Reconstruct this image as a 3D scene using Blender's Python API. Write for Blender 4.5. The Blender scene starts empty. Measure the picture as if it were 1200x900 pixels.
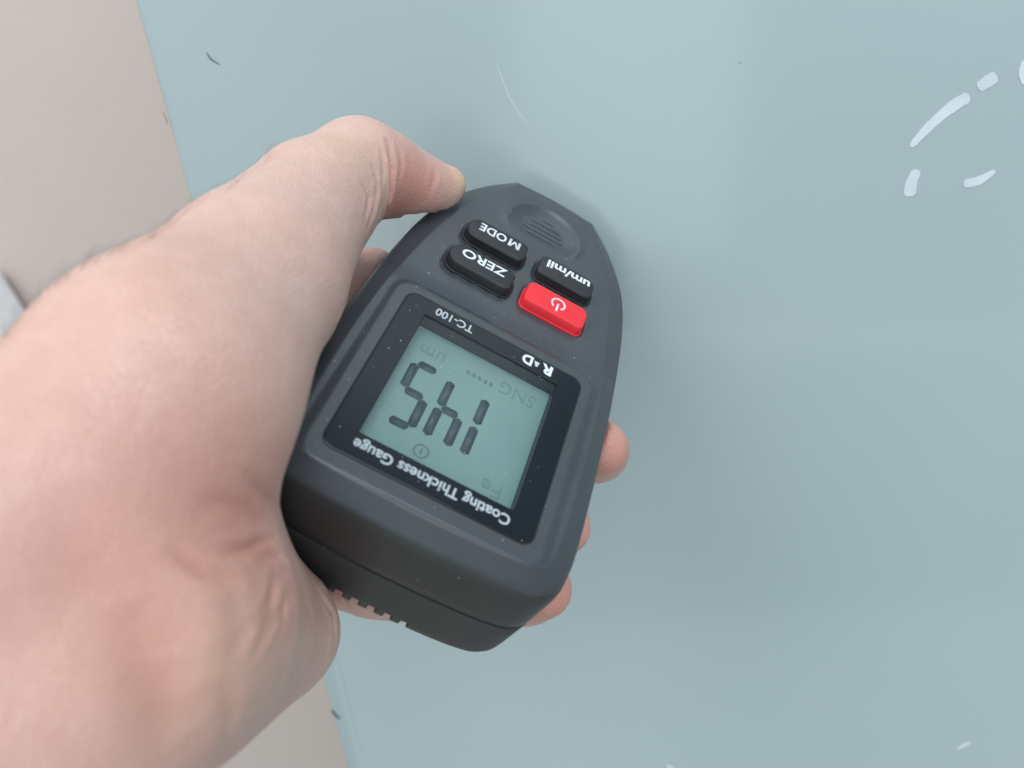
import bpy, bmesh, math, random
import numpy as np
from mathutils import Vector, Matrix
from mathutils.bvhtree import BVHTree

random.seed(4)
rng = np.random.default_rng(4)
S = bpy.context.scene
COL = S.collection
MM = 0.001

# ------------------------------------------------------------------ frames
# camera-axes frame (x right, y down, z ahead, mm), gauge frame, world frame (panel = z 0)
RG = np.array([[-0.8789267519395146, -0.2690015299013953, 0.39385748461145853],
               [-0.46462805712390365, 0.6694459917331138, -0.579625532337519],
               [-0.10774290351722243, -0.6924451177264351, -0.7133796493143558]])
TG = np.array([-9.604046759506277, 5.042364576660639, 165.32086552110212])
FPX = 940.0
NP = np.array([-.147, .359, -.923]); NP /= np.linalg.norm(NP)
P0 = RG @ np.array([0, -90.5, -33.]) + TG
WX = np.array([1., 0, 0]); WX -= NP * (WX @ NP); WX /= np.linalg.norm(WX)
WY = np.cross(NP, WX)
RW = np.stack([WX, WY, NP])

def g2c(p): return RG @ np.array(p, float) + TG
def c2w(p): return (np.asarray(p, float) - P0) @ RW.T * MM
def dirw(d): return RW @ np.array(d, float)
def pix(px, py, Z): return np.array([(px - 600) / FPX * Z, (py - 450) / FPX * Z, Z])
CAM = c2w([0, 0, 0])
def ray_plane(px, py, z=0.0):
    r = dirw([(px - 600) / FPX, (py - 450) / FPX, 1.0])
    return CAM + r * ((z - CAM[2]) / r[2])

# ------------------------------------------------------------------ camera
cd = bpy.data.cameras.new('camera'); cam = bpy.data.objects.new('camera', cd); COL.objects.link(cam)
M = Matrix.Identity(4)
for i, v in enumerate((dirw([1, 0, 0]), dirw([0, -1, 0]), dirw([0, 0, -1]))):
    for j in range(3): M[j][i] = v[j]
for j in range(3): M[j][3] = CAM[j]
cam.matrix_world = M
cd.sensor_width = 36; cd.lens = 36 * FPX / 1200
cd.clip_start = 0.004; cd.clip_end = 30
cd.dof.use_dof = True; cd.dof.focus_distance = 0.190; cd.dof.aperture_fstop = 13
S.camera = cam

# ------------------------------------------------------------------ light
S.view_settings.view_transform = 'Standard'; S.view_settings.look = 'None'
S.view_settings.exposure = 0.0; S.view_settings.gamma = 1.0
w = bpy.data.worlds.new('World'); S.world = w; w.use_nodes = True
_n = w.node_tree; _bg = _n.nodes['Background']; _bg.inputs[1].default_value = 0.81
# bright room overhead, darker towards the person who holds the gauge
_tc = _n.nodes.new('ShaderNodeTexCoord'); _dt = _n.nodes.new('ShaderNodeVectorMath'); _dt.operation = 'DOT_PRODUCT'
_u = Vector(dirw([-.25, -.80, -.45])).normalized(); _dt.inputs[1].default_value = _u
_n.links.new(_tc.outputs['Generated'], _dt.inputs[0])
_mr = _n.nodes.new('ShaderNodeMapRange'); _mr.inputs['From Min'].default_value = -1
_n.links.new(_dt.outputs['Value'], _mr.inputs['Value'])
_cr = _n.nodes.new('ShaderNodeValToRGB'); _n.links.new(_mr.outputs[0], _cr.inputs[0])
_e = _cr.color_ramp.elements; _e[0].position = .15; _e[0].color = (.33, .355, .35, 1); _e[1].position = .9; _e[1].color = (1.02, 1.14, 1.20, 1)
_n.links.new(_cr.outputs[0], _bg.inputs[0])

def area(name, d, dist, sx, sy, energy, col, at=(0, 0, 0.05)):
    """soft lamp shining along camera-axes direction d onto the point at"""
    l = bpy.data.lights.new(name, 'AREA'); l.shape = 'RECTANGLE'; l.size = sx; l.size_y = sy
    l.energy = energy; l.color = col
    o = bpy.data.objects.new(name, l); COL.objects.link(o)
    v = Vector(dirw(d)).normalized()
    o.location = Vector(at) - v * dist
    o.rotation_euler = v.to_track_quat('-Z', 'Y').to_euler()
    return o
area('window_light', (0.66, 0.42, 0.62), 1.5, 1.0, 0.8, 10.5, (1.0, 0.97, 0.95))
area('ceiling_light', (-0.2, 0.70, 0.68), 1.8, 1.2, 0.6, 16, (0.88, 0.95, 1.0))
area('back_window_light', (-0.30, 0.06, 0.95), 1.1, 0.45, 0.35, 1.5, (0.70, 0.80, 1.0))
def reflected_lamp(name, px, py, hw, hh, dist, energy, col):
    """added area lamp, unseen, placed so the glossy panel mirrors it at this place"""
    n = Vector((0, 0, 1)); C3 = Vector(CAM)
    def vp(x, y):
        p = Vector(ray_plane(x, y)); d = (p - C3).normalized(); r = d - 2 * d.dot(n) * n
        return p + r * dist
    c = vp(px, py); a = vp(px + hw, py) - vp(px - hw, py); b = vp(px, py + hh) - vp(px, py - hh)
    z = -(Vector(ray_plane(px, py)) - c).normalized(); x = (a - a.dot(z) * z).normalized(); y = z.cross(x)
    l = bpy.data.lights.new(name, 'AREA'); l.shape = 'RECTANGLE'; l.size = a.length; l.size_y = b.length; l.energy = energy; l.color = col
    o = bpy.data.objects.new(name, l); COL.objects.link(o)
    M = Matrix((x, y, z)).transposed().to_4x4(); M.translation = c; o.matrix_world = M
reflected_lamp('upper_reflection_lamp', 735, 70, 135, 240, 1.6, 1.3, (.80, 1.0, .98))
reflected_lamp('side_reflection_lamp', 860, 395, 420, 14, 1.6, .16, (.95, 1.0, 1.0))
reflected_lamp('low_reflection_lamp', 820, 900, 640, 190, 1.6, 2.8, (.84, 1.0, .93))  # added lamp, lightens the lower part of the panel

# ------------------------------------------------------------------ helpers
def link(name, me, mat=None, parent=None, **props):
    o = bpy.data.objects.new(name, me); COL.objects.link(o)
    if mat is not None and me is not None:
        if len(me.materials) == 0: me.materials.append(mat)
    if parent is not None: o.parent = parent
    for k, v in props.items(): o[k] = v
    return o
def mesh(name, V, F, smooth=True, angle=None):
    me = bpy.data.meshes.new(name)
    me.from_pydata([tuple(v) for v in V], [], [tuple(f) for f in F]); me.update()
    if smooth:
        me.shade_smooth()
        if angle: me.set_sharp_from_angle(angle=math.radians(angle))
    return me
def from_bm(name, bm, smooth=True, angle=35):
    bmesh.ops.recalc_face_normals(bm, faces=bm.faces)
    me = bpy.data.meshes.new(name); bm.to_mesh(me); bm.free()
    if smooth:
        me.shade_smooth()
        if angle: me.set_sharp_from_angle(angle=math.radians(angle))
    return me

def new_mat(name):
    m = bpy.data.materials.new(name); m.use_nodes = True
    return m, m.node_tree, m.node_tree.nodes['Principled BSDF']
def noise(nt, scale, detail=4, rough=.6, coord='Object', dist=0.0):
    tc = nt.nodes.new('ShaderNodeTexCoord'); n = nt.nodes.new('ShaderNodeTexNoise')
    n.inputs['Scale'].default_value = scale; n.inputs['Detail'].default_value = detail
    n.inputs['Roughness'].default_value = rough; n.inputs['Distortion'].default_value = dist
    nt.links.new(tc.outputs[coord], n.inputs['Vector']); return n
def ramp(nt, src, stops):
    r = nt.nodes.new('ShaderNodeValToRGB'); r.color_ramp.interpolation = 'EASE'; e = r.color_ramp.elements
    e[0].position, e[0].color = stops[0][0], (*stops[0][1], 1)
    e[1].position, e[1].color = stops[1][0], (*stops[1][1], 1)
    for p, c in stops[2:]:
        q = e.new(p); q.color = (*c, 1)
    nt.links.new(src, r.inputs[0]); return r
def bump(nt, b, src, dist, strength=1.0, prev=None):
    n = nt.nodes.new('ShaderNodeBump'); n.inputs['Distance'].default_value = dist
    n.inputs['Strength'].default_value = strength
    nt.links.new(src, n.inputs['Height'])
    if prev is not None: nt.links.new(prev.outputs[0], n.inputs['Normal'])
    nt.links.new(n.outputs[0], b.inputs['Normal']); return n

def plastic(name, col, rough, grain=2500, bdist=0.00006, dust=0.0, col2=None):
    m, nt, b = new_mat(name)
    n1 = noise(nt, 60, 5)
    c2 = col2 or tuple(c * 1.14 for c in col)
    r = ramp(nt, n1.outputs[0], [(.35, col), (.7, c2)])
    last = r.outputs[0]
    if dust:
        tc = nt.nodes.new('ShaderNodeTexCoord'); v = nt.nodes.new('ShaderNodeTexVoronoi')
        v.inputs['Scale'].default_value = 210; nt.links.new(tc.outputs['Object'], v.inputs['Vector'])
        sep = nt.nodes.new('ShaderNodeSeparateColor'); nt.links.new(v.outputs['Color'], sep.inputs[0])
        # speck where the cell is a chosen one and the point is near its centre
        a = nt.nodes.new('ShaderNodeMath'); a.operation = 'LESS_THAN'; a.inputs[1].default_value = .04
        nt.links.new(v.outputs['Distance'], a.inputs[0])
        c = nt.nodes.new('ShaderNodeMath'); c.operation = 'GREATER_THAN'; c.inputs[1].default_value = 1 - dust
        nt.links.new(sep.outputs[0], c.inputs[0])
        d = nt.nodes.new('ShaderNodeMath'); d.operation = 'MULTIPLY'
        nt.links.new(a.outputs[0], d.inputs[0]); nt.links.new(c.outputs[0], d.inputs[1])
        e = nt.nodes.new('ShaderNodeMath'); e.operation = 'MULTIPLY'; e.inputs[1].default_value = .6
        nt.links.new(d.outputs[0], e.inputs[0])
        mx = nt.nodes.new('ShaderNodeMix'); mx.data_type = 'RGBA'
        nt.links.new(e.outputs[0], mx.inputs['Factor']); nt.links.new(last, mx.inputs['A'])
        mx.inputs['B'].default_value = (.45, .48, .5, 1)
        last = mx.outputs['Result']
    nt.links.new(last, b.inputs['Base Color'])
    n3 = noise(nt, 35, 4)
    mr = nt.nodes.new('ShaderNodeMapRange'); mr.inputs['To Min'].default_value = rough - .05; mr.inputs['To Max'].default_value = rough + .08
    nt.links.new(n3.outputs[0], mr.inputs['Value']); nt.links.new(mr.outputs[0], b.inputs['Roughness'])
    n2 = noise(nt, grain, 2); bump(nt, b, n2.outputs[0], bdist, .5)
    return m

M_FRONT = plastic('grey_plastic', (.046, .054, .063), .34, dust=.30)
M_BACK = plastic('grey_plastic_back', (.040, .040, .041), .5, dust=.12)
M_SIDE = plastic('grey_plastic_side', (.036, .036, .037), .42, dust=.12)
M_SEAM = plastic('dark_seam', (.006, .006, .007), .6)
M_WORN = plastic('worn_grey_plastic', (.13, .14, .155), .4)
M_KEY = plastic('key_rubber', (.016, .018, .021), .5, dust=.03)
M_RED = plastic('red_rubber', (.78, .022, .035), .42, bdist=.00003, col2=(.82, .03, .042))
M_BEZ = plastic('bezel_black', (.0045, .009, .014), .16, bdist=.000003, dust=.05); M_BEZ.node_tree.nodes['Principled BSDF'].inputs['IOR'].default_value = 1.33
M_PRINT = plastic('white_print', (.66, .70, .74), .5)
M_PRINT2 = plastic('grey_print', (.42, .47, .51), .5)
M_SEG = plastic('lcd_segment', (.022, .052, .068), .5)
M_SEG2 = plastic('lcd_faint', (.125, .21, .208), .6)
M_LCD = plastic('lcd_ground', (.172, .276, .264), .4, bdist=.000001, col2=(.182, .288, .276))
M_WHITE = plastic('white_plastic', (.84, .85, .88), .35)
M_GREYTRIM = plastic('grey_trim', (.42, .43, .46), .4)
M_METAL, _nt, _b = new_mat('probe_metal'); _b.inputs['Metallic'].default_value = 1; _b.inputs['Roughness'].default_value = .3
_b.inputs['Base Color'].default_value = (.6, .6, .6, 1)

def glass_mat():
    m, nt, b = new_mat('clear_window')
    nt.nodes.remove(b)
    tr = nt.nodes.new('ShaderNodeBsdfTransparent'); gl = nt.nodes.new('ShaderNodeBsdfGlossy')
    gl.inputs['Roughness'].default_value = .12; tr.inputs[0].default_value = (.96, .98, .98, 1)
    fr = nt.nodes.new('ShaderNodeFresnel'); fr.inputs['IOR'].default_value = 1.4
    mx = nt.nodes.new('ShaderNodeMixShader'); ge = nt.nodes.new('ShaderNodeNewGeometry'); mm = nt.nodes.new('ShaderNodeMath'); mm.operation = 'MULTIPLY_ADD'; mm.inputs[1].default_value = -1; mm.inputs[2].default_value = 1
    nt.links.new(ge.outputs['Backfacing'], mm.inputs[0]); mf = nt.nodes.new('ShaderNodeMath'); mf.operation = 'MULTIPLY'
    nt.links.new(fr.outputs[0], mf.inputs[0]); nt.links.new(mm.outputs[0], mf.inputs[1]); nt.links.new(mf.outputs[0], mx.inputs[0])
    nt.links.new(tr.outputs[0], mx.inputs[1]); nt.links.new(gl.outputs[0], mx.inputs[2])
    nt.links.new(mx.outputs[0], nt.nodes['Material Output'].inputs[0]); return m
M_GLASS = glass_mat()

# ------------------------------------------------------------------ floor
def floor_mat():
    m, nt, b = new_mat('beige_floor')
    n = noise(nt, 9, 6); r = ramp(nt, n.outputs[0], [(.3, (.545, .462, .425)), (.7, (.56, .478, .442))])
    nt.links.new(r.outputs[0], b.inputs['Base Color']); b.inputs['Roughness'].default_value = .55
    n2 = noise(nt, 120, 4); bump(nt, b, n2.outputs[0], .001, .4); return m
FZ = -0.34
bm = bmesh.new(); bmesh.ops.create_grid(bm, x_segments=8, y_segments=8, size=4)
fl = link('floor', from_bm('floor', bm), floor_mat(), kind='structure'); fl.location = (0, 0, FZ)

# ------------------------------------------------------------------ painted panel
def panel_mat():
    m, nt, b = new_mat('pale_blue_paint')
    n = noise(nt, 4.5, 3); r = ramp(nt, n.outputs[0], [(.3, (.332, .412, .428)), (.72, (.352, .430, .443))])
    nt.links.new(r.outputs[0], b.inputs['Base Color'])
    n3 = noise(nt, 9, 3, .5)
    mr = nt.nodes.new('ShaderNodeMapRange'); mr.inputs['To Min'].default_value = .20; mr.inputs['To Max'].default_value = .36
    nt.links.new(n3.outputs[0], mr.inputs['Value']); nt.links.new(mr.outputs[0], b.inputs['Roughness'])
    b.inputs['Coat Weight'].default_value = .8; b.inputs['Coat Roughness'].default_value = .11
    n2 = noise(nt, 900, 2); bump(nt, b, n2.outputs[0], .00002, .4); return m
E0 = ray_plane(155, 0); E1 = ray_plane(405, 900)
ev = Vector(E1 - E0).normalized(); eu = Vector((-ev.y, ev.x, 0))
if eu.dot(Vector(ray_plane(900, 400) - E0)) < 0: eu = -eu
def pan_pt(u, v, z): return Vector(E0) + eu * u + ev * v + Vector((0, 0, z))
prof = [(.020, -.0150), (.0018, -.0150), (.0006, -.0144), (0, -.0132), (0, -.0026), (.0004, -.0013), (.0013, -.0006), (.0026, -.0002),
        (.0080, -.0002), (.0088, -.00015), (.0096, -.00005), (.0106, 0), (.05, 0), (.2, 0), (.7, 0), (1.0, -.002), (1.0, -.0150)]
vs = np.linspace(-.5, 1.0, 40)
V = []; F = []
for v in vs:
    for (u, z) in prof: V.append(pan_pt(u, v, z))
n = len(prof)
for i in range(len(vs) - 1):
    for j in range(n - 1):
        F.append((i * n + j, i * n + j + 1, (i + 1) * n + j + 1, (i + 1) * n + j))
me = mesh('painted_panel', V, F, True, 50)
bm = bmesh.new(); bm.from_mesh(me); bmesh.ops.recalc_face_normals(bm, faces=bm.faces)
up = [f for f in bm.faces if abs(f.normal.z) > .9 and f.calc_center_median().z > -.001]
if sum(f.normal.z for f in up) < 0: bmesh.ops.reverse_faces(bm, faces=bm.faces)
bm.to_mesh(me); bm.free()
panel = link('painted_panel', me, panel_mat(), label='pale blue painted metal body panel that the gauge is held against, marked with white strokes', category='body panel')

M_MARK = plastic('white_marker', (.53, .59, .63), .6, bdist=.00003)
M_CHIP = plastic('chip_dark', (.11, .135, .15), .7)
M_SCR = plastic('scratch_pale', (.47, .56, .59), .5)
def stroke(name, pts, widths, mat, thick=.00012, label=None):
    """flat hand-drawn stroke on the panel through picture-measured points"""
    P = [Vector(ray_plane(*p)) for p in pts]
    Q = []; Wd = []
    for i in range(len(P) - 1):
        a = P[max(i - 1, 0)]; b_ = P[i]; c = P[i + 1]; d = P[min(i + 2, len(P) - 1)]
        for k in range(8):
            t = k / 8
            Q.append(.5 * ((2 * b_) + (c - a) * t + (2 * a - 5 * b_ + 4 * c - d) * t * t + (3 * b_ - a - 3 * c + d) * t ** 3))
            Wd.append(widths[i] * (1 - t) + widths[i + 1] * t)
    Q.append(P[-1]); Wd.append(widths[-1])
    N = len(Q); rows = []
    for i in range(N):
        tg = (Q[min(i + 1, N - 1)] - Q[max(i - 1, 0)]).normalized(); nr = Vector((-tg.y, tg.x, 0))
        end = min(i, N - 1 - i); k = min(1, (.45 + .3 * end)) if end < 2 else 1
        wv = Wd[i] * k * .92 * (1 + random.uniform(-.05, .05))
        rows.append((Q[i] + nr * wv / 2, Q[i] - nr * wv / 2))
    V = []; F = []
    for a, b_ in rows: V += [a + Vector((0, 0, .00003)), a + Vector((0, 0, thick)), b_ + Vector((0, 0, thick)), b_ + Vector((0, 0, .00003))]
    for i in range(N - 1):
        for j in range(3): F.append((4 * i + j, 4 * i + j + 1, 4 * i + j + 5, 4 * i + j + 4))
    F += [(0, 1, 2, 3), tuple(4 * (N - 1) + k for k in (3, 2, 1, 0))]
    o = link(name, mesh(name, V, F, False), mat, panel)
    if label: o['label'] = label
    return o
px2m = 0.215 / FPX
stroke('marker_stroke', [(1067, 172), (1090, 147), (1117, 124), (1136, 113)], [8 * px2m, 12 * px2m, 15 * px2m, 14 * px2m], M_MARK, label='long white marker stroke')
stroke('marker_stroke', [(1146, 103), (1158, 95), (1168, 89)], [13 * px2m, 16 * px2m, 14 * px2m], M_MARK, label='short fat white marker stroke above the long one')
stroke('marker_stroke', [(1075, 199), (1068, 214), (1066, 230)], [12 * px2m, 15 * px2m, 16 * px2m], M_MARK, label='short upright white marker stroke')
stroke('marker_stroke', [(1129, 215), (1146, 212), (1166, 200)], [11 * px2m, 12 * px2m, 6 * px2m], M_MARK, label='tapering white marker stroke on the right')
stroke('marker_stroke', [(1204, 70), (1201, 84), (1204, 98)], [12 * px2m, 14 * px2m, 12 * px2m], M_MARK, label='white marker stroke at the right edge')
stroke('marker_stroke', [(1121, 878), (1130, 873), (1138, 870)], [6 * px2m, 8 * px2m, 5 * px2m], M_MARK, label='small white marker dab near the bottom')
stroke('marker_stroke', [(781, 897), (786, 899), (792, 904)], [6 * px2m, 7 * px2m, 6 * px2m], M_MARK, label='tiny white dab at the bottom edge')
stroke('scratch', [(582, 76), (590, 96), (600, 120), (619, 146)], [.7 * px2m, 1.3 * px2m, 1.6 * px2m, .6 * px2m], M_SCR, .00004)
stroke('paint_chip', [(242, 61), (247, 69), (258, 76)], [1.5 * px2m, 3 * px2m, 1.5 * px2m], M_CHIP, .00004)
stroke('paint_chip', [(388, 832), (393, 838), (398, 843)], [4 * px2m, 6 * px2m, 4 * px2m], M_CHIP, .00004)
stroke('paint_chip', [(191, 131), (194, 138), (197, 146)], [.8 * px2m, 1.8 * px2m, .8 * px2m], M_CHIP, .00004)
for (x, y) in ((867, 73),):
    stroke('paint_chip', [(x - 1, y), (x, y + .6), (x + 1.2, y + 1)], [.8 * px2m, 1.2 * px2m, .8 * px2m], M_CHIP, .00004)

# ------------------------------------------------------------------ white box on the floor
def rbox(sx, sy, sz, r, seg=3):
    bm = bmesh.new(); bmesh.ops.create_cube(bm, size=1)
    for v in bm.verts: v.co = Vector((v.co.x * sx, v.co.y * sy, v.co.z * sz))
    bmesh.ops.bevel(bm, geom=bm.edges[:], offset=r, segments=seg, profile=.5, affect='EDGES'); return bm
c0 = ray_plane(-50, 398, FZ + .035)
box = link('white_plastic_box', None, label='blurred white plastic box with a grey rim on the floor at the left', category='box')
box.location = (c0[0], c0[1], FZ); box.rotation_euler = (0, 0, math.radians(24))
bm = rbox(.10, .085, .05, .012); bmesh.ops.translate(bm, verts=bm.verts, vec=(0, 0, .027)); link('body', from_bm('box_body', bm), M_WHITE, box)
bm = rbox(.102, .087, .006, .0028); bmesh.ops.translate(bm, verts=bm.verts, vec=(0, 0, .055)); link('rim', from_bm('box_rim', bm), M_GREYTRIM, box)
bm = rbox(.099, .084, .010, .0045); bmesh.ops.translate(bm, verts=bm.verts, vec=(0, 0, .0605)); link('lid', from_bm('box_lid', bm), M_WHITE, box)

# ------------------------------------------------------------------ the gauge
gauge = link('coating_thickness_gauge', None, label='dark grey handheld coating thickness gauge whose display reads 145', category='gauge')
GM = Matrix.Identity(4)
for i in range(3):
    cvec = RW @ RG[:, i]
    for j in range(3): GM[j][i] = cvec[j]
og = c2w(TG)
for j in range(3): GM[j][3] = og[j]
gauge.matrix_world = GM

def catmull(P, sharp, n):
    P = [np.array(p, float) for p in P]; out = []
    for i in range(len(P) - 1):
        b_, c = P[i], P[i + 1]
        a = P[i - 1] if i > 0 and i not in sharp else 2 * b_ - c
        if i == 0: a = np.array([-c[0], c[1]])
        d = P[i + 2] if i + 2 < len(P) and (i + 1) not in sharp else 2 * c - b_
        if i + 2 == len(P): d = np.array([-b_[0], b_[1]])
        for k in range(n):
            t = k / n
            out.append(.5 * ((2 * b_) + (c - a) * t + (2 * a - 5 * b_ + 4 * c - d) * t * t + (3 * b_ - a - 3 * c + d) * t ** 3))
    out.append(P[-1]); return np.array(out)
RIM = [(0, 27.6), (10, 27.4), (18, 27.1), (22.6, 26.6), (25.7, 25.2), (27.2, 22), (27.9, 14), (28.3, 1), (28.2, -11), (27.5, -25), (26.2, -37), (23.6, -55), (20.8, -66), (16.2, -76.5), (11.5, -85.3), (0, -86.2)]
OUT = [(0, 31.9), (12, 31.7), (22, 31.1), (28.2, 29.8), (31.6, 26.6), (32.9, 21), (33.3, 14), (33.2, 2), (32.9, -11), (32.4, -25), (31.8, -37), (30.2, -53), (27.0, -67), (20.6, -79.5), (12.6, -89.6), (0, -90.5)]
SH = {14}
def full(half):
    m = half[1:-1].copy(); m[:, 0] *= -1
    return np.vstack([half, m[::-1]])
NS = 14
rim = full(catmull(RIM, SH, NS)); outl = full(catmull(OUT, SH, NS))
NPER = len(rim)
def rr_sdf(x, y, cx, cy, hx, hy, r):
    qx = np.abs(x - cx) - hx + r; qy = np.abs(y - cy) - hy + r
    return np.minimum(np.maximum(qx, qy), 0) + np.hypot(np.maximum(qx, 0), np.maximum(qy, 0)) - r
def sst(a, b, x):
    t = np.clip((x - a) / (b - a), 0, 1); return t * t * (3 - 2 * t)
KEYS = dict(MODE=(10.1, -54.6, 8.1, 3.75), ZERO=(10.5, -42.4, 8.5, 3.75), um=(-9.8, -54.6, 7.7, 3.7), RED=(-9.9, -42.8, 8.2, 3.8))
def face_z(x, y):
    z = -0.9 - 1.0 * sst(-24, -34, y) - .7 * sst(-40, -86, y)
    # raised surround of the display
    d = rr_sdf(x, y, 0, .4, 25.6, 27.4, 4.5)
    z = z + (0 - z) * (1 - sst(-1.2, 1.3, d))
    # pocket that holds the display
    d = rr_sdf(x, y, 0, -.7, 18.6, 20.2, 1)
    z = z - 5.5 * (1 - sst(-.4, .2, d))
    # seat of the bezel
    d = rr_sdf(x, y, 0, 0, 21.3, 22.7, 3.2)
    z = z - .9 * (1 - sst(-.35, .05, d))
    for k, (cx, cy, hx, hy) in KEYS.items():
        d = rr_sdf(x, y, cx, cy, hx + .75, hy + .8, 2.9)
        z = z - .5 * (1 - sst(-.35, .25, d))
    # thumb dimple with a rounded ridge round it
    dx, dy = x / 10.8, (y + 71) / 10.4
    rr = np.hypot(dx, dy); low = sst(-65.0, -69.5, y)
    z = z + low * (.45 * np.exp(-((rr - 1) / .10) ** 2) - .85 * (1 - sst(.55, 1.0, rr)))
    return z
M_FRONTV = None
def shell_front():
    V = []; F = []
    rz = face_z(rim[:, 0], rim[:, 1])
    levels = []
    K = 110
    spx = np.zeros(NPER); spy = np.clip(rim[:, 1] * .84, -60, 12)
    for k in range(K):                                   # from the middle line out to the rim
        s = (k / (K - 1)); s = s ** .92
        x = spx + (rim[:, 0] - spx) * s; y = spy + (rim[:, 1] - spy) * s
        levels.append(np.stack([x, y, face_z(x, y)], 1))
    d = outl - rim
    for s, z in ((.025, None), (.06, -.07), (.10, -.2), (.16, -.46), (.48, -1.85), (.76, -3.08), (.82, -3.42), (.88, -4.0), (.94, -5.0), (.98, -6.2), (1.0, -8), (1.0, -11), (.985, -16), (.97, -19.0), (.90, -19.6)):
        xy = rim + d * s
        if z is None: zz = rz - .03
        else:
            f = min(1, (-z) / 6.5); zz = (rz * (1 - f) + 0 * f) + z
        L = np.stack([xy[:, 0], xy[:, 1], zz], 1)
        if z is not None and z <= -6.2 and z > -19.3:       # moulded finger grips on both flanks
            g = np.zeros(NPER)
            for yc in (-56, -51.5, -47, -42.5, -3, 1.5, 6, 10.5): g += np.exp(-((xy[:, 1] - yc) / 1.1) ** 2)
            L[:, 0] -= np.sign(L[:, 0]) * g * .55 * (np.abs(xy[:, 0]) > 25)
        levels.append(L)
    N = len(levels)
    V = np.vstack(levels)
    for i in range(N - 1):
        for j in range(NPER):
            k = (j + 1) % NPER
            F.append((i * NPER + j, (i + 1) * NPER + j, (i + 1) * NPER + k, i * NPER + k))
    me = mesh('front_shell', V * MM, F)
    bm = bmesh.new(); bm.from_mesh(me)
    bmesh.ops.remove_doubles(bm, verts=bm.verts, dist=2e-6)
    return from_bm('front_shell', bm, True, 38)
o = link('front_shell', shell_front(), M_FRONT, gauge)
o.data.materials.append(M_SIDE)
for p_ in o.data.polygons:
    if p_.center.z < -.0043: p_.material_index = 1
def shell_side(name, seq, cap=True):
    V = []; F = []
    for (sc, z) in seq:
        L = np.stack([outl[:, 0] * (1 - sc / 33), outl[:, 1] * 1.0 - np.sign(outl[:, 1] + 30) * sc * .95, np.full(NPER, z)], 1)
        V.append(L)
    V = np.vstack(V); N = len(seq)
    for i in range(N - 1):
        for j in range(NPER):
            k = (j + 1) % NPER
            F.append((i * NPER + j, (i + 1) * NPER + j, (i + 1) * NPER + k, i * NPER + k))
    if cap: F.append(tuple((N - 1) * NPER + j for j in range(NPER))); F.append(tuple(range(NPER)))
    bm = bmesh.new(); me = mesh(name, V * MM, F); bm.from_mesh(me)
    return from_bm(name, bm, True, 40)
link('seam_gasket', shell_side('seam_gasket', [(1.1, -19.0), (1.1, -20.6)]), M_SEAM, gauge)
back = link('back_shell', shell_side('back_shell', [(.9, -20.1), (.25, -20.25), (.1, -20.7), (.2, -25), (.4, -31.5), (.6, -34.8), (1.1, -36.9), (2.0, -38.1), (3.4, -38.7)]), M_BACK, gauge)
# battery-door grip: notches cut in the lower back edge (worked in millimetres)
bm = bmesh.new()
for x in (5.2, 1.4, -2.4, -6.2, -10.0):
    r = bmesh.ops.create_cube(bm, size=1)
    for v in r['verts']: v.co = Vector((v.co.x * 1.9 + x, v.co.y * 8 + 32.2, v.co.z * 8 - 37.6))
cut = bpy.data.objects.new('cut', from_bm('cut', bm, False)); COL.objects.link(cut)
big = bpy.data.objects.new('big', back.data.copy()); COL.objects.link(big)
big.data.transform(Matrix.Scale(1000, 4))
md = big.modifiers.new('b', 'BOOLEAN'); md.object = cut; md.operation = 'DIFFERENCE'; md.solver = 'EXACT'
bpy.context.view_layer.update()
nm = bpy.data.meshes.new_from_object(big.evaluated_get(bpy.context.evaluated_depsgraph_get()))
nm.transform(Matrix.Scale(.001, 4)); print('BOOL', len(back.data.polygons), len(nm.polygons))
back.data = nm; nm.materials.clear(); nm.materials.append(M_BACK)
nm.shade_smooth(); nm.set_sharp_from_angle(angle=math.radians(40))
bpy.data.objects.remove(cut); bpy.data.objects.remove(big)

def rr_outline(cx, cy, hx, hy, r, n=8, radii=None):
    pts = []
    rs = radii or [r] * 4
    for q, (sx, sy) in enumerate(((1, 1), (-1, 1), (-1, -1), (1, -1))):
        rq = rs[q]
        for k in range(n + 1):
            a = math.radians(90 * q + 90 * k / n)
            pts.append((cx + sx * (hx - rq) + rq * math.cos(a), cy + sy * (hy - rq) + rq * math.sin(a)))
    return pts
def lathe_rr(name, levels):
    """levels: list of outlines (same count) with z; caps both ends"""
    V = []; F = []; n = len(levels[0][0])
    for pts, z in levels: V += [(x * MM, y * MM, z * MM) for x, y in pts]
    for i in range(len(levels) - 1):
        for j in range(n):
            k = (j + 1) % n; F.append((i * n + j, i * n + k, (i + 1) * n + k, (i + 1) * n + j))
    F.append(tuple(range(n))[::-1]); F.append(tuple((len(levels) - 1) * n + j for j in range(n)))
    bm = bmesh.new(); bm.from_mesh(mesh(name, V, F)); return from_bm(name, bm, True, 35)
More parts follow.
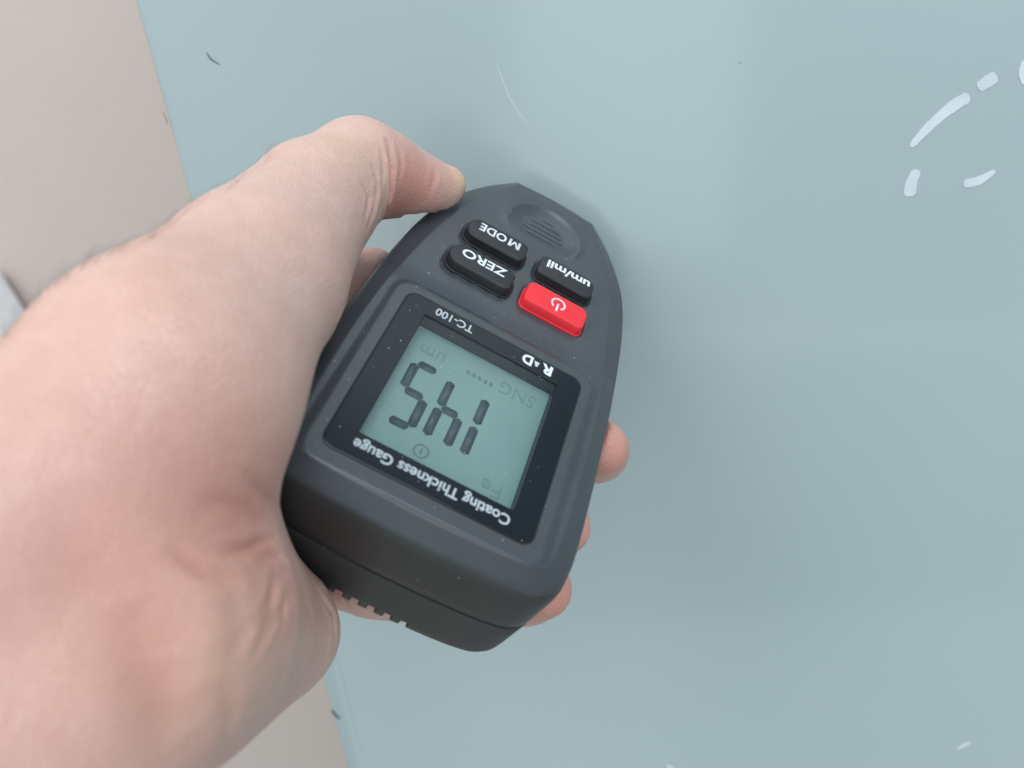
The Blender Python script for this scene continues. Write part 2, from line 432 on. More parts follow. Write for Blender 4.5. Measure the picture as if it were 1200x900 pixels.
# bezel: black ring with an opening for the display
def ring(name, o_levels, n):
    V = []; F = []
    for pts, z in o_levels: V += [(x * MM, y * MM, z * MM) for x, y in pts]
    L = len(o_levels)
    for i in range(L):
        i2 = (i + 1) % L
        for j in range(n):
            k = (j + 1) % n; F.append((i * n + j, i * n + k, i2 * n + k, i2 * n + j))
    bm = bmesh.new(); bm.from_mesh(mesh(name, V, F)); return from_bm(name, bm, True, 35)
nn = 36
bez = link('bezel', ring('bezel', [
    (rr_outline(0, 0, 22.0, 23.4, 2.6), -.6), (rr_outline(0, 0, 22.0, 23.4, 2.6), .08), (rr_outline(0, 0, 21.85, 23.25, 2.5), 0.13),
    (rr_outline(0, -.7, 16.7, 18.3, .5), 0.13), (rr_outline(0, -.7, 16.6, 18.2, .4), .05), (rr_outline(0, -.7, 16.6, 18.2, .4), -.7)], nn), M_BEZ, gauge)
for p_ in bez.data.polygons: p_.use_smooth = False
gk = link('bezel_gasket', ring('bezel_gasket', [(rr_outline(0, 0, 22.35, 23.75, 2.9), -.6), (rr_outline(0, 0, 22.35, 23.75, 2.9), .03),
    (rr_outline(0, 0, 21.9, 23.3, 2.5), .03), (rr_outline(0, 0, 21.9, 23.3, 2.5), -.6)], nn), M_SEAM, gauge)
M_WALL = plastic('display_wall', (.016, .028, .042), .5)
link('display_frame', ring('display_frame', [(rr_outline(0, -.7, 17.6, 19.2, .4), -.65), (rr_outline(0, -.7, 16.75, 18.35, .4), -.65),
    (rr_outline(0, -.7, 16.75, 18.35, .4), -4.3), (rr_outline(0, -.7, 17.6, 19.2, .4), -4.3)], nn), M_WALL, gauge)
ZL = -4.0
def lp(x, y):
    'display items were measured on the plane 0.8 below the face; the display itself lies deeper'
    k = (-.8 - ZL) / (124.6 + .8); return x - k * (11.7 - x), y - k * (108.5 - y)
lcd = link('display', lathe_rr('display', [(rr_outline(0, -.7, 17.5, 19.1, .3), ZL - 1), (rr_outline(0, -.7, 17.5, 19.1, .3), ZL)]), M_LCD, gauge)
link('window', lathe_rr('window', [(rr_outline(0, -.7, 16.55, 18.15, .3), -.35), (rr_outline(0, -.7, 16.55, 18.15, .3), -.12)]), M_GLASS, gauge)

def poly_part(name, polys, z0, z1, mat, parent):
    V = []; F = []
    for P in polys:
        b0 = len(V); n = len(P)
        V += [(x * MM, y * MM, z0 * MM) for x, y in P] + [(x * MM, y * MM, z1 * MM) for x, y in P]
        F.append(tuple(b0 + i for i in range(n))[::-1]); F.append(tuple(b0 + n + i for i in range(n)))
        for i in range(n): F.append((b0 + i, b0 + (i + 1) % n, b0 + n + (i + 1) % n, b0 + n + i))
    bm = bmesh.new(); bm.from_mesh(mesh(name, V, F)); return link(name, from_bm(name, bm, False), mat, parent)
def seg(x0, y0, x1, y1, w=2.1, cut=.6):
    a = Vector((x0, y0)); b_ = Vector((x1, y1)); d = (b_ - a).normalized(); nrm = Vector((-d.y, d.x)) * w / 2
    return [tuple(a), tuple(a + d * cut + nrm), tuple(b_ - d * cut + nrm), tuple(b_), tuple(b_ - d * cut - nrm), tuple(a + d * cut - nrm)]
def digit(ch, xl, xr, y0, y1):
    ym = (y0 + y1) / 2 - .2; g = .35
    (xl, y0), (xr, y1) = lp(xl, y0), lp(xr, y1); ym = (y0 + y1) / 2 - .2
    A = {'a': seg(xl + g, y1, xr - g, y1), 'd': seg(xl + g, y0, xr - g, y0), 'g': seg(xl + g, ym, xr - g, ym),
         'f': seg(xl, ym + g, xl, y1 - g), 'b': seg(xr, ym + g, xr, y1 - g), 'e': seg(xl, y0 + g, xl, ym - g), 'c': seg(xr, y0 + g, xr, ym - g)}
    for k in {'1': 'bc', '4': 'fgbc', '5': 'afgcd'}[ch]:
        poly_part('lcd_segment', [A[k]], ZL + .02, ZL + .07, M_SEG, lcd)
digit('1', -8.5, -3.4, -5.8, 10.6); digit('4', .3, 4.9, -5.8, 10.6); digit('5', 8.3, 13.3, -5.8, 10.6)

def text(body, x0, x1, y0, y1, z, mat, parent, bold=.02, thick=.12, name='lettering', italic=0.0):
    if parent is lcd: (x0, y0), (x1, y1) = lp(x0, y0), lp(x1, y1)
    """printed text fitted into the rectangle x0..x1, y0..y1 of the face"""
    cu = bpy.data.curves.new(name, 'FONT'); cu.body = body; cu.offset = bold; cu.shear = italic; cu.resolution_u = 3; cu.extrude = .02
    ob = bpy.data.objects.new(name, cu); COL.objects.link(ob); bpy.context.view_layer.update()
    me = bpy.data.meshes.new_from_object(ob.evaluated_get(bpy.context.evaluated_depsgraph_get()))
    bpy.data.objects.remove(ob)
    c = np.empty(len(me.vertices) * 3); me.vertices.foreach_get('co', c); c = c.reshape(-1, 3)
    lo, hi = c.min(0), c.max(0)
    c[:, 0] = x0 + (c[:, 0] - lo[0]) / (hi[0] - lo[0]) * (x1 - x0)
    c[:, 1] = y0 + (c[:, 1] - lo[1]) / (hi[1] - lo[1]) * (y1 - y0)
    c[:, 2] = z + (c[:, 2] - lo[2]) / (hi[2] - lo[2]) * thick
    me.vertices.foreach_set('co', (c * MM).ravel()); me.update(); me.materials.clear()
    return link(name, me, mat, parent)
text('Coating Thickness Gauge', -16.6, 16.6, 18.3, 21.6, .14, M_PRINT2, bez, .022, .05)
text('TC-100', 5.6, 14.9, -22.6, -20.2, .14, M_PRINT2, bez, .02, .05)
text('R', -14.6, -11.9, -22.9, -19.9, .14, M_PRINT, bez, .04, .05)
text('&', -11.2, -9.9, -22.2, -20.7, .14, M_PRINT, bez, .02, .05)
text('D', -9.6, -7.0, -22.9, -19.9, .14, M_PRINT, bez, .04, .05)
text('SNG', -13.4, -4.9, -12.8, -9.4, ZL + .02, M_SEG2, lcd, 0, .05)
text('µm', 8.4, 14.0, -12.6, -9.2, ZL + .02, M_SEG2, lcd, .0, .05)
text('Fe', -13.2, -8.9, 13.0, 16.4, ZL + .02, M_SEG2, lcd, .0, .05)
poly_part('lcd_dots', [[lp(x - .4, -10.6), lp(x + .4, -10.6), lp(x + .4, -9.5), lp(x - .4, -9.5)] for x in (-3, -1.6, -.2, 1.2, 2.6)], ZL + .02, ZL + .05, M_SEG2, lcd)
def arc_part(name, cx, cy, r0, r1, a0, a1, z0, z1, mat, parent, n=28, sy=1.0, extra=()):
    polys = []
    for k in range(n):
        t0 = math.radians(a0 + (a1 - a0) * k / n); t1 = math.radians(a0 + (a1 - a0) * (k + 1) / n)
        polys.append([(cx + r0 * math.cos(t0), cy + sy * r0 * math.sin(t0)), (cx + r1 * math.cos(t0), cy + sy * r1 * math.sin(t0)),
                      (cx + r1 * math.cos(t1), cy + sy * r1 * math.sin(t1)), (cx + r0 * math.cos(t1), cy + sy * r0 * math.sin(t1))])
    return poly_part(name, polys + list(extra), z0, z1, mat, parent)
arc_part('lcd_icon', *lp(4.4, 14.3), 1.35, 1.75, 0, 360, ZL + .02, ZL + .05, M_SEG2, lcd, extra=[[lp(4.2, 13.6), lp(4.6, 13.6), lp(4.6, 15), lp(4.2, 15)]])

def key(name, k, mat, radii, label):
    cx, cy, hx, hy = KEYS[k]
    fz = float(face_z(np.array([cx]), np.array([cy]))[0])
    def ol(g, r=0): return rr_outline(cx, cy, hx + g, hy + g, 0, radii=[max(.5, q + g) for q in radii])
    top = .75
    o = link(name, lathe_rr(name, [(ol(.45), fz - .3), (ol(.42), fz + .55), (ol(.22), fz + .62), (ol(.16), fz + .8), (ol(.02), top - .45), (ol(-.25), top - .12), (ol(-.7), top)]), mat, gauge, label=label)
    return o, top
k1, t1 = key('key', 'MODE', M_KEY, [3.2, 1.8, 1.8, 3.3], 'black MODE key')
k2, t2 = key('key', 'ZERO', M_KEY, [3.2, 1.8, 1.8, 3.4], 'black ZERO key')
k3, t3 = key('key', 'um', M_KEY, [1.6, 1.9, 2.8, 1.6], 'black um/mil key')
k4, t4 = key('key', 'RED', M_RED, [1.4, 1.4, 2.2, 2.0], 'red power key')
_m = [(0, 0), (0, 1), (.24, 1), (.5, .38), (.76, 1), (1, 1), (1, 0), (.78, 0), (.78, .62), (.58, .12), (.42, .12), (.22, .62), (.22, 0)]
poly_part('lettering', [[(4.1 + 3.2 * x, -57.0 + 2.9 * y) for x, y in _m]], t1, t1 + .06, M_PRINT, k1)
text('ODE', 8.0, 15.4, -57.05, -54.05, t1, M_PRINT, k1, .02, .06)
text('ZERO', 4.3, 16.2, -45.0, -42.0, t2, M_PRINT, k2, .02, .06)
text('um/mil', -16.1, -3.9, -57.1, -54.1, t3, M_PRINT, k3, .028, .06)
arc_part('power_symbol', -10.3, -43.1, 1.45, 2.0, 125, 415, t4, t4 + .06, M_PRINT, k4, extra=[[(-10.6, -43.2), (-10.0, -43.2), (-10.0, -40.4), (-10.6, -40.4)]])
for (x0, x1, y) in ((-1.5, 1.2, -76.7), (-4.4, 4.2, -74.55), (-5.3, 5.1, -72.5), (-6.2, 6.0, -70.6), (-4.1, 4.1, -68.6)):
    zz = float(face_z(np.array([0.]), np.array([y]))[0])
    bm = bmesh.new(); bmesh.ops.create_cube(bm, size=1)
    for v in bm.verts: v.co = Vector(((x0 + x1) / 2 + v.co.x * (x1 - x0), y + v.co.y * .30, zz + .08 + v.co.z * .5))
    bmesh.ops.bevel(bm, geom=bm.edges[:], offset=.09, segments=2, affect='EDGES')
    for v in bm.verts: v.co *= MM
    link('grip_line', from_bm('grip_line', bm), M_WORN, gauge)
# lint and dust lying on the face and the near end
def dust(name, pts, mat, parent, stretch=1.0):
    V = []; F = []
    for (p, r, up) in pts:
        up = Vector(up).normalized(); a = up.orthogonal().normalized(); a.rotate(Matrix.Rotation(random.uniform(0, 6.28), 3, up)); c = up.cross(a)
        b0 = len(V); el = random.uniform(1, 2.4)
        for k in range(5):
            an = k * 1.2566; q = random.uniform(.6, 1.2)
            V.append((Vector(p) + (a * math.cos(an) * el + c * math.sin(an)) * r * q + up * .02) * MM)
        V.append((Vector(p) + up * (r * .6 + .02)) * MM)
        for k in range(5): F.append((b0 + k, b0 + (k + 1) % 5, b0 + 5))
    return link(name, mesh(name, V, F), mat, parent, kind='stuff')
M_DUST = plastic('pale_dust', (.42, .44, .45), .8)
pts = []
while len(pts) < 95:
    x, y = random.uniform(-26, 26), random.uniform(-84, 26)
    if abs(x) > 11 + (y + 84) * .4: continue
    if any(abs(x - k[0]) < k[2] + 1 and abs(y - k[1]) < k[3] + 1 for k in KEYS.values()): continue
    inb = rr_sdf(np.array([x]), np.array([y]), 0, 0, 22.3, 23.7, 2)[0] < 0
    if inb and rr_sdf(np.array([x]), np.array([y]), 0, -.7, 17, 18.6, 1)[0] < 0: z = -.11
    elif inb: z = .13
    else: z = float(face_z(np.array([x]), np.array([y]))[0])
    pts.append(((x, y, z), random.choice((.06, .07, .09, .11, .14)), (0, 0, 1)))
for k in range(16):
    x, z = random.uniform(-20, 26), random.uniform(-30, -7)
    pts.append(((x, float(np.interp(x, [-22, -12, 0, 12, 22], [31.1, 31.7, 31.9, 31.7, 31.1])) + (.03 if z > -19 else -.2), z), random.choice((.07, .09, .13)), (0, 1, 0)))
dust('dust', pts, M_DUST, gauge)
ptsp = []
for k in range(90):
    q = ray_plane(random.uniform(230, 1200), random.uniform(0, 900)) * 1000
    ptsp.append(((q[0], q[1], 0), random.choice((.05, .06, .08, .11)), (0, 0, 1)))
dust('dust', ptsp[:60], M_SCR, panel); dust('grit', ptsp[60:], M_CHIP, panel)
# probe under the tapered end, touching the panel
bm = bmesh.new()
bmesh.ops.create_cone(bm, cap_ends=True, segments=28, radius1=5, radius2=4, depth=3.0)
bmesh.ops.rotate(bm, verts=bm.verts, matrix=Matrix.Rotation(math.radians(90), 3, 'X'))
bmesh.ops.translate(bm, verts=bm.verts, vec=(0, -90.6, -22))
for v in bm.verts: v.co *= MM
link('probe_tip', from_bm('probe_tip', bm), M_METAL, gauge)

# ------------------------------------------------------------------ the hand
def cone(P, a, b, ra, rb):
    a = np.asarray(a, np.float32); b = np.asarray(b, np.float32); ab = b - a; L2 = float(ab @ ab)
    t = np.clip(((P - a) @ ab) / L2, 0, 1)
    d = P - a - t[:, None] * ab
    return np.sqrt((d * d).sum(1)) - (ra + (rb - ra) * t)
def ell(P, c, r):
    q = (P - np.asarray(c, np.float32)) / np.asarray(r, np.float32)
    k = np.sqrt((q * q).sum(1)); return (k - 1) * min(r)
def smin(a, b, k):
    h = np.maximum(k - np.abs(a - b), 0) / k
    return np.minimum(a, b) - h * h * h * k / 6
G = g2c
FINGERS = {
 'index':  [(G((42, -35, -28)), 11.0), (G((35, -53, -32)), 9.2), (G((20, -69, -47)), 8.6), (G((-6, -68, -48)), 8.0), (G((-22, -66, -47.5)), 6.8)],
 'middle': [(G((41, -14, -39)), 11.5), (G((6, -32, -48)), 9.0), (G((-24, -34, -46)), 8.4), (G((-36.8, -26, -21)), 7.9), (G((-35.2, -21.5, -14.5)), 7.0)],
 'ring':   [(G((37, 3, -46)), 11.5), (G((2, -14, -48.5)), 8.9), (G((-24, -12, -46)), 8.2), (G((-35.2, -7, -32)), 7.6), (G((-34.8, -3.5, -25.5)), 7.0)],
 'little': [(G((27, 20, -51)), 11.0), (G((-2, 18, -49)), 8.2), (G((-22, 13, -46.5)), 7.8), (G((-35, 9, -38.5)), 7.4), (G((-36.4, 10.5, -31.5)), 6.9)],
}
WR = pix(95, 690, 112)
THUMB = [(pix(195, 450, 127), 20.0), (pix(300, 325, 150), 16.5), (pix(368, 238, 174), 13.2), (pix(420, 198, 190), 11.6), (pix(447, 204, 195), 10.2), (pix(487, 218, 202), 8.3), (pix(514, 221, 206), 6.2), (pix(528, 215, 207), 4.0)]
def hand_sdf(P):
    ax = np.array([.60, .80, 0.05]); ax /= np.linalg.norm(ax)
    F0 = pix(-330, 1010, 84)
    d = cone(P, F0 - ax * 11, WR - ax * 11, 24, 20.5)
    d = smin(d, cone(P, F0 + ax * 11, WR + ax * 10, 24, 20), 12)
    # thumb ball and metacarpal
    d = smin(d, cone(P, WR - ax * 9, THUMB[0][0], 21, THUMB[0][1]), 12)
    t = cone(P, THUMB[0][0], THUMB[1][0], THUMB[0][1], THUMB[1][1])
    for i in range(1, len(THUMB) - 1):
        t = smin(t, cone(P, THUMB[i][0], THUMB[i + 1][0], THUMB[i][1], THUMB[i + 1][1]), 4)
    d = smin(d, t, 10)
    d = smin(d, cone(P, pix(205, 560, 132), pix(238, 490, 146), 15.5, 12), 12)
    # palm
    m = [FINGERS[k][0][0] for k in ('index', 'middle', 'ring', 'little')]
    for q, (p, s, r0, r1) in enumerate(zip(m, (-9, -3, 4, 11), (15, 14, 14, 14), (11, 10.5, 10, 9.5))):
        d = smin(d, cone(P, WR + ax * s * 1.0 + np.array([2, 0, 10]), p, r0, r1), 10)
    d = smin(d, cone(P, m[0], m[1], 11.5, 11.5), 6); d = smin(d, cone(P, m[1], m[2], 11.5, 11.5), 6); d = smin(d, cone(P, m[2], m[3], 11.5, 10.5), 6)
    d = smin(d, cone(P, pix(208, 735, 130), pix(314, 735, 157), 20, 12.2), 12)     # heel of the hand
    d = smin(d, cone(P, pix(205, 800, 132), pix(338, 748, 164), 15, 9.5), 10)
    d = smin(d, cone(P, pix(320, 742, 160), m[3], 10, 8.5), 8)
    d = smin(d, cone(P, pix(150, 640, 128), pix(245, 628, 140), 15, 8.5), 12)
    # web between thumb and index
    d = smin(d, cone(P, pix(300, 400, 158), m[0], 11, 8), 10)
    fs = None
    for k, ch in FINGERS.items():
        f = None
        for i in range(len(ch) - 1):
            c = cone(P, ch[i][0], ch[i + 1][0], ch[i][1], ch[i + 1][1])
            f = c if f is None else smin(f, c, 2.5)
        fs = f if fs is None else smin(fs, f, 1.0)
    d = smin(d, fs, 5)
    # flesh is pressed flat where the gauge lies in it
    Q = (P - TG.astype(np.float32)) @ RG.astype(np.float32)
    g = np.maximum(rr_sdf(Q[:, 0], Q[:, 1], 0, -18, 33.3, 50.2, 7), np.maximum(Q[:, 2] + 2.5, -39.2 - Q[:, 2]))
    hw = np.interp(-Q[:, 1], [30, 45, 53, 67, 79.5, 89.6], [32.4, 31.4, 30.2, 27, 20.6, 12.6])
    g2 = np.maximum(np.abs(Q[:, 0]) - hw, np.maximum(np.maximum(Q[:, 1] + 30, -90 - Q[:, 1]), np.maximum(Q[:, 2] + 2.5, -39.2 - Q[:, 2])))
    g = np.minimum(g, g2)
    return np.maximum(d, -(g - .25))

def surface_nets(fn, lo, hi, h):
    lo = np.array(lo, np.float32); n = np.ceil((np.array(hi) - lo) / h).astype(int) + 1
    # coarse pass picks the blocks that hold surface
    B = 8; nb = np.ceil(n / B).astype(int)
    bi = np.stack(np.meshgrid(*[np.arange(k) for k in nb], indexing='ij'), -1).reshape(-1, 3)
    cc = lo + (bi * B + B / 2) * h
    dv = fn(cc.astype(np.float32)); keep = bi[np.abs(dv) < B * h * .87 + 9.0]
    D = np.full(tuple(nb * B + 1), 99., np.float32)
    sgn = np.full(tuple(nb), 0, np.int8)
    s0 = dv.reshape(tuple(nb))
    D[:-1, :-1, :-1] = np.repeat(np.repeat(np.repeat(s0, B, 0), B, 1), B, 2)
    off = np.stack(np.meshgrid(*[np.arange(B + 1)] * 3, indexing='ij'), -1).reshape(-1, 3)
    for s in range(0, len(keep), 400):
        kb = keep[s:s + 400]
        idx = (kb[:, None, :] * B + off[None]).reshape(-1, 3)
        v = fn((lo + idx * h).astype(np.float32))
        D[idx[:, 0], idx[:, 1], idx[:, 2]] = v
    N = D.shape
    ins = D < 0
    c = np.zeros(tuple(k - 1 for k in N), np.int8)
    for dx in (0, 1):
        for dy in (0, 1):
            for dz in (0, 1): c += ins[dx:N[0] - 1 + dx, dy:N[1] - 1 + dy, dz:N[2] - 1 + dz]
    act = (c > 0) & (c < 8); cells = np.argwhere(act)
    vid = np.full(act.shape, -1, np.int64); vid[act] = np.arange(len(cells))
    acc = np.zeros((len(cells), 3)); cnt = np.zeros(len(cells))
    for ax in range(3):
        o1, o2 = [a for a in range(3) if a != ax]
        for a in (0, 1):
            for b in (0, 1):
                p = cells.copy(); p[:, o1] += a; p[:, o2] += b; q = p.copy(); q[:, ax] += 1
                d0 = D[p[:, 0], p[:, 1], p[:, 2]]; d1 = D[q[:, 0], q[:, 1], q[:, 2]]
                mk = (d0 < 0) != (d1 < 0); t = np.where(mk, d0 / np.where(mk, d0 - d1, 1), 0)
                pos = p.astype(float); pos[:, ax] += t
                acc[mk] += pos[mk]; cnt[mk] += 1
    V = lo + acc / cnt[:, None] * h
    F = []
    for ax in range(3):
        o1, o2 = [a for a in range(3) if a != ax]
        sl0 = [slice(None)] * 3; sl1 = [slice(None)] * 3; sl0[ax] = slice(0, -1); sl1[ax] = slice(1, None)
        e = np.argwhere(ins[tuple(sl0)] != ins[tuple(sl1)])
        e = e[(e[:, o1] > 0) & (e[:, o2] > 0) & (e[:, o1] < N[o1] - 1) & (e[:, o2] < N[o2] - 1)]
        def vv(a, b):
            q = e.copy(); q[:, o1] -= a; q[:, o2] -= b; return vid[q[:, 0], q[:, 1], q[:, 2]]
        f = np.stack([vv(0, 0), vv(1, 0), vv(1, 1), vv(0, 1)], 1)
        flip = ins[e[:, 0], e[:, 1], e[:, 2]]
        if ax == 1: flip = ~flip
        f[~flip] = f[~flip][:, ::-1]
        F.append(f)
    return V, np.vstack(F)
HV, HF = surface_nets(hand_sdf, (-142, -82, 42), (42, 150, 262), 1.15)

def fast_mesh(name, V, F):
    me = bpy.data.meshes.new(name)
    me.vertices.add(len(V)); me.vertices.foreach_set('co', np.asarray(V, np.float32).ravel())
    me.loops.add(F.size); me.loops.foreach_set('vertex_index', F.astype(np.int32).ravel())
    me.polygons.add(len(F)); me.polygons.foreach_set('loop_start', (np.arange(len(F)) * 4).astype(np.int32))
    me.update(calc_edges=True); me.validate(); return me
def laplace(V, F, it, lam=.5, keep=None):
    e = np.vstack([F[:, [0, 1]], F[:, [1, 2]], F[:, [2, 3]], F[:, [3, 0]]])
    a = np.concatenate([e[:, 0], e[:, 1]]); b = np.concatenate([e[:, 1], e[:, 0]])
    cnt = np.bincount(a, minlength=len(V))[:, None]
    for _ in range(it):
        s = np.stack([np.bincount(a, V[b, k], minlength=len(V)) for k in range(3)], 1) / np.maximum(cnt, 1)
        V = V + (s - V) * lam
    return V
HV = laplace(HV, HF, 5, .5)
tmp = bpy.data.objects.new('tmp', fast_mesh('tmp', HV, HF)); COL.objects.link(tmp)
md = tmp.modifiers.new('s', 'SUBSURF'); md.levels = 1; md.render_levels = 1
me = bpy.data.meshes.new_from_object(tmp.evaluated_get(bpy.context.evaluated_depsgraph_get()))
bpy.data.objects.remove(tmp)
nv = len(me.vertices)
V = np.empty(nv * 3, np.float32); me.vertices.foreach_get('co', V); V = V.reshape(-1, 3).astype(float)
Nn = np.empty(nv * 3, np.float32); me.vertices.foreach_get('normal', Nn); Nn = Nn.reshape(-1, 3).astype(float)
polys = [tuple(p.vertices) for p in me.polygons]
bvh = BVHTree.FromPolygons([tuple(v) for v in V], polys)
cen = V.mean(0)
print('HAND verts', len(polys), nv, 'outward', float((Nn * (V - cen)).sum(1).mean()))
def on_skin(px, py):
    d = Vector(((px - 600) / FPX, (py - 450) / FPX, 1)).normalized()
    h = bvh.ray_cast(Vector((0, 0, 0)), d); return np.array(h[0]) if h[0] else None
# creases: (points measured on the skin, width mm, depth mm)
CREASES = [
 ([(455, 166), (460, 196), (458, 226), (452, 250), (444, 264)], .8, .9), ([(438, 198), (443, 216), (439, 244), (430, 268)], .8, .55),
 ([(425, 214), (433, 232), (427, 260)], .8, .4), ([(466, 170), (471, 188), (467, 214)], .7, .3), ([(447, 176), (449, 200), (447, 226)], .6, .3),
 ([(510, 200), (506, 224)], .8, .3),
 ([(233, 594), (250, 588), (270, 588), (296, 600), (308, 625)], 1.2, .2), ([(322, 630), (305, 637), (287, 644), (262, 647)], .9, .65), ([(314, 620), (290, 604), (262, 594), (238, 590)], 1.3, .15),
 ([(203, 648), (222, 662), (242, 673), (277, 680)], 1.0, .6), ([(322, 671), (318, 717), (300, 755)], 1.0, .35), ([(345, 688), (322, 728), (288, 778)], .9, .25), ([(330, 676), (309, 716), (276, 762)], .9, .2), ([(334, 684), (333, 726), (316, 770)], .6, .2), ([(357, 690), (368, 730), (358, 772)], .6, .22),
 ([(367, 684), (392, 722), (392, 755)], .8, .4), ([(258, 810), (271, 842), (267, 862)], 1.4, .4), ([(200, 765), (196, 821), (210, 872)], 3.5, .7),
 ([(366, 672), (392, 692), (410, 722)], 1.2, 1.0), ([(385, 680), (402, 704), (420, 735)], 1.0, .7),
 ([(290, 560), (318, 585), (328, 600)], 1.2, .5), ([(60, 560), (90, 640), (100, 720)], 5, .5), ([(300, 655), (322, 648), (333, 655)], 1.0, .6),
 ([(410, 345), (395, 372), (383, 410)], .7, .3), ([(150, 700), (170, 760), (168, 830)], 4, .6), ([(265, 690), (280, 735), (268, 790)], 2.0, .35),
]
disp = np.zeros(nv); red = np.zeros(nv)
for pts, wd, dp in CREASES:
    ip = []
    for a, b in zip(pts[:-1], pts[1:]):
        for k in range(6): ip.append((a[0] + (b[0] - a[0]) * k / 6, a[1] + (b[1] - a[1]) * k / 6))
    ip.append(pts[-1])
    L = [on_skin(*p) for p in ip]
    L = [p for p in L if p is not None]
    if len(L) < 2: continue
    dist = np.full(nv, 1e9); tt = np.zeros(nv)
    for i in range(len(L) - 1):
        a, b = L[i], L[i + 1]
        if np.linalg.norm(b - a) > 12: continue
        ab = b - a; t = np.clip(((V - a) @ ab) / max(ab @ ab, 1e-9), 0, 1)
        dd = np.linalg.norm(V - a - t[:, None] * ab, axis=1)
        m = dd < dist; dist[m] = dd[m]; tt[m] = ((i + t) / (len(L) - 1))[m]
    f = np.sin(np.clip(tt, .04, .96) * math.pi) ** .6
    disp += f * (-dp * np.exp(-(dist / wd) ** 2) + dp * .35 * np.exp(-((dist - wd * 2.1) / (wd * 1.1)) ** 2))
    red += f * .5 * min(1, dp) * np.exp(-(dist / (wd * 1.3)) ** 2)
V2 = V + Nn * disp[:, None]
# patches of redder and yellower skin, as blood and pressure colour it
def patch(px, py, r, k):
    p = on_skin(px, py)
    return 0 if p is None else k * np.exp(-((np.linalg.norm(V - p, axis=1)) / r) ** 2)
red += patch(270, 615, 11, .4) + patch(300, 600, 9, .3) + patch(330, 700, 12, .35) + patch(365, 760, 12, .35) + patch(490, 215, 10, 1.0) + patch(466, 225, 7, .4) + patch(440, 730, 10, .5) + patch(725, 520, 12, .75) + patch(690, 625, 9, .6) + patch(660, 700, 9, .75) + patch(430, 320, 16, .6) + patch(260, 520, 14, .25) + patch(120, 480, 22, .18) + patch(455, 250, 6, .5) + patch(200, 620, 12, .15) + patch(150, 840, 34, .22) + patch(40, 840, 30, .15) + patch(60, 700, 24, .15)
for p in (G((-36, -15, -12)), G((-33, 6, -26)), G((-32, 17, -35)), G((20, -50, -40))): red += .6 * np.exp(-((np.linalg.norm(V - p, axis=1)) / 12) ** 2)
yel = patch(538, 210, 3.0, .6) + patch(290, 780, 14, .15) + patch(400, 165, 9, .2)
Vw = c2w(V2)
org = c2w(WR)
me.vertices.foreach_set('co', (Vw - org).astype(np.float32).ravel())
for nm_, arr in (('redness', red), ('yellow', yel)):
    a = me.attributes.new(nm_, 'FLOAT', 'POINT'); a.data.foreach_set('value', np.clip(arr, 0, 1.2).astype(np.float32) * np.ones(nv, np.float32))
me.update(); me.shade_smooth(); me.name = 'hand'

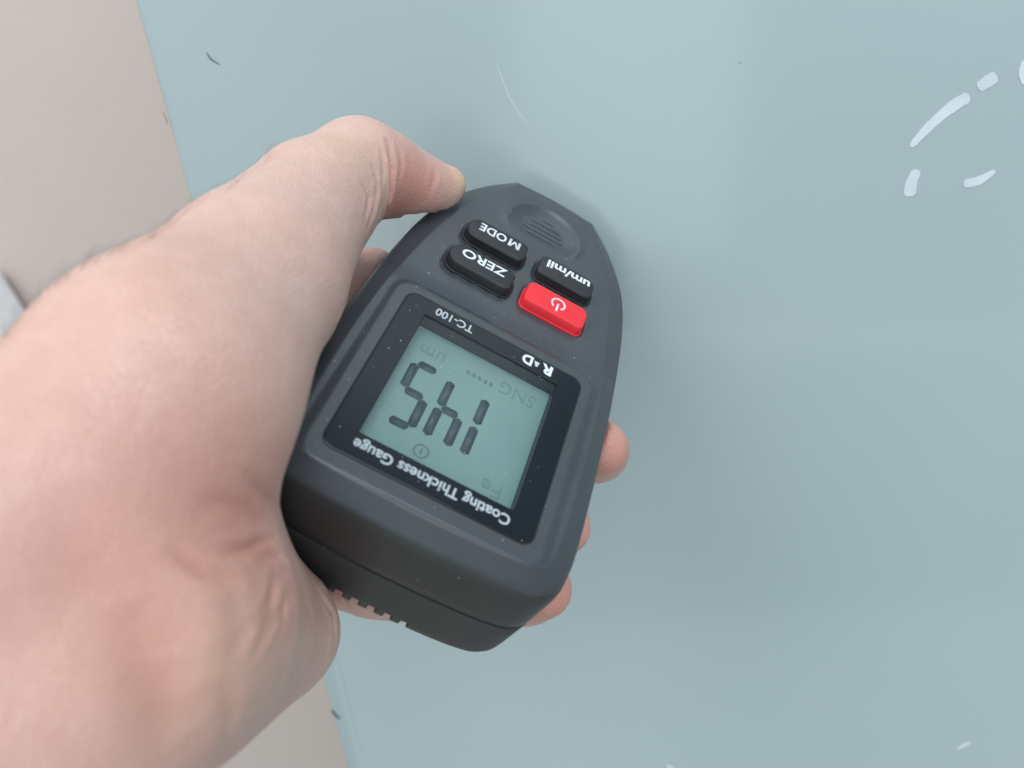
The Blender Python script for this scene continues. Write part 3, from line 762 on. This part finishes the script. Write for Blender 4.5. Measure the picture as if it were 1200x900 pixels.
def skin_mat():
    m, nt, b = new_mat('skin')
    n1 = noise(nt, 38, 5, .6); base = ramp(nt, n1.outputs[0], [(.25, (.60, .375, .31)), (.52, (.64, .42, .355)), (.78, (.68, .475, .415))])
    last = base.outputs[0]
    n4 = noise(nt, 260, 3, .5); r4 = ramp(nt, n4.outputs[0], [(.35, (.92, .90, .90)), (.65, (1, 1, 1))])
    mul = nt.nodes.new('ShaderNodeMix'); mul.data_type = 'RGBA'; mul.blend_type = 'MULTIPLY'; mul.inputs['Factor'].default_value = .6
    nt.links.new(last, mul.inputs['A']); nt.links.new(r4.outputs[0], mul.inputs['B']); last = mul.outputs['Result']
    for at, col, k in (('redness', (.60, .24, .19, 1), .6), ('yellow', (.72, .52, .27, 1), .8)):
        a = nt.nodes.new('ShaderNodeAttribute'); a.attribute_name = at
        mm = nt.nodes.new('ShaderNodeMath'); mm.operation = 'MULTIPLY'; mm.inputs[1].default_value = k; mm.use_clamp = True
        nt.links.new(a.outputs['Fac'], mm.inputs[0])
        mx = nt.nodes.new('ShaderNodeMix'); mx.data_type = 'RGBA'; nt.links.new(mm.outputs[0], mx.inputs['Factor'])
        nt.links.new(last, mx.inputs['A']); mx.inputs['B'].default_value = col; last = mx.outputs['Result']
    nt.links.new(last, b.inputs['Base Color'])
    b.inputs['Roughness'].default_value = .44
    b.inputs['Subsurface Weight'].default_value = .3; b.inputs['Subsurface Radius'].default_value = (1.0, .35, .2); b.inputs['Subsurface Scale'].default_value = .0035
    tc = nt.nodes.new('ShaderNodeTexCoord'); v = nt.nodes.new('ShaderNodeTexVoronoi'); v.feature = 'DISTANCE_TO_EDGE'; v.inputs['Scale'].default_value = 950
    nt.links.new(tc.outputs['Object'], v.inputs['Vector'])
    rr = ramp(nt, v.outputs['Distance'], [(0, (0, 0, 0)), (.12, (1, 1, 1))])
    b1 = bump(nt, b, rr.outputs[0], .00010, .6)
    v2 = nt.nodes.new('ShaderNodeTexVoronoi'); v2.feature = 'DISTANCE_TO_EDGE'; v2.inputs['Scale'].default_value = 330
    nt.links.new(tc.outputs['Object'], v2.inputs['Vector'])
    r2 = ramp(nt, v2.outputs['Distance'], [(0, (0, 0, 0)), (.10, (1, 1, 1))]); b1 = bump(nt, b, r2.outputs[0], .00005, .5, b1)
    n5 = noise(nt, 130, 4, .6); bump(nt, b, n5.outputs[0], .00045, .45, b1)
    return m
M_SKIN = skin_mat()
hand = link('hand', me, M_SKIN, label='bare left hand and wrist gripping the dark grey gauge with its thumb on top', category='hand')
hand.location = org

# dark hairs along the wrist
hv = []; hf = []
tries = 0; made = 0
hair_src = [(x, y) for x in range(-10, 320, 2) for y in range(150, 470, 2)]
random.shuffle(hair_src)
for (x, y) in hair_src:
    p = on_skin(x, y)
    if p is None or made > 170: continue
    # only near the skyline of the arm
    q = on_skin(x - 4, y - 7)
    edge = q is None
    if not edge: continue
    h = bvh.find_nearest(Vector(p)); nrm = np.array(h[1])
    if nrm @ p > 0: nrm = -nrm
    g = np.array([.75, -.45, .3]) + rng.normal(0, .35, 3); g -= nrm * (g @ nrm); g /= np.linalg.norm(g)
    L = random.uniform(2.0, 4.2); rad = .020
    side = np.cross(nrm, g); b0 = len(hv)
    for k in range(5):
        t = k / 4
        c = p + nrm * (L * .40 * math.sin(t * 1.6)) + g * (L * t) + side * (L * .12 * t * t * random.uniform(-1, 1))
        r = rad * (1 - .8 * t)
        for a in range(3):
            an = a * 2.094; hv.append(c2w(c + (side * math.cos(an) + nrm * math.sin(an)) * r) - org)
    for k in range(4):
        for a in range(3): hf.append((b0 + 3 * k + a, b0 + 3 * k + (a + 1) % 3, b0 + 3 * k + 3 + (a + 1) % 3, b0 + 3 * k + 3 + a))
    made += 1
M_HAIR = plastic('hair_brown', (.10, .065, .045), .5)
link('arm_hair', mesh('arm_hair', hv, hf), M_HAIR, hand, kind='stuff')
print('hairs', made)
S.cycles.use_denoising = True
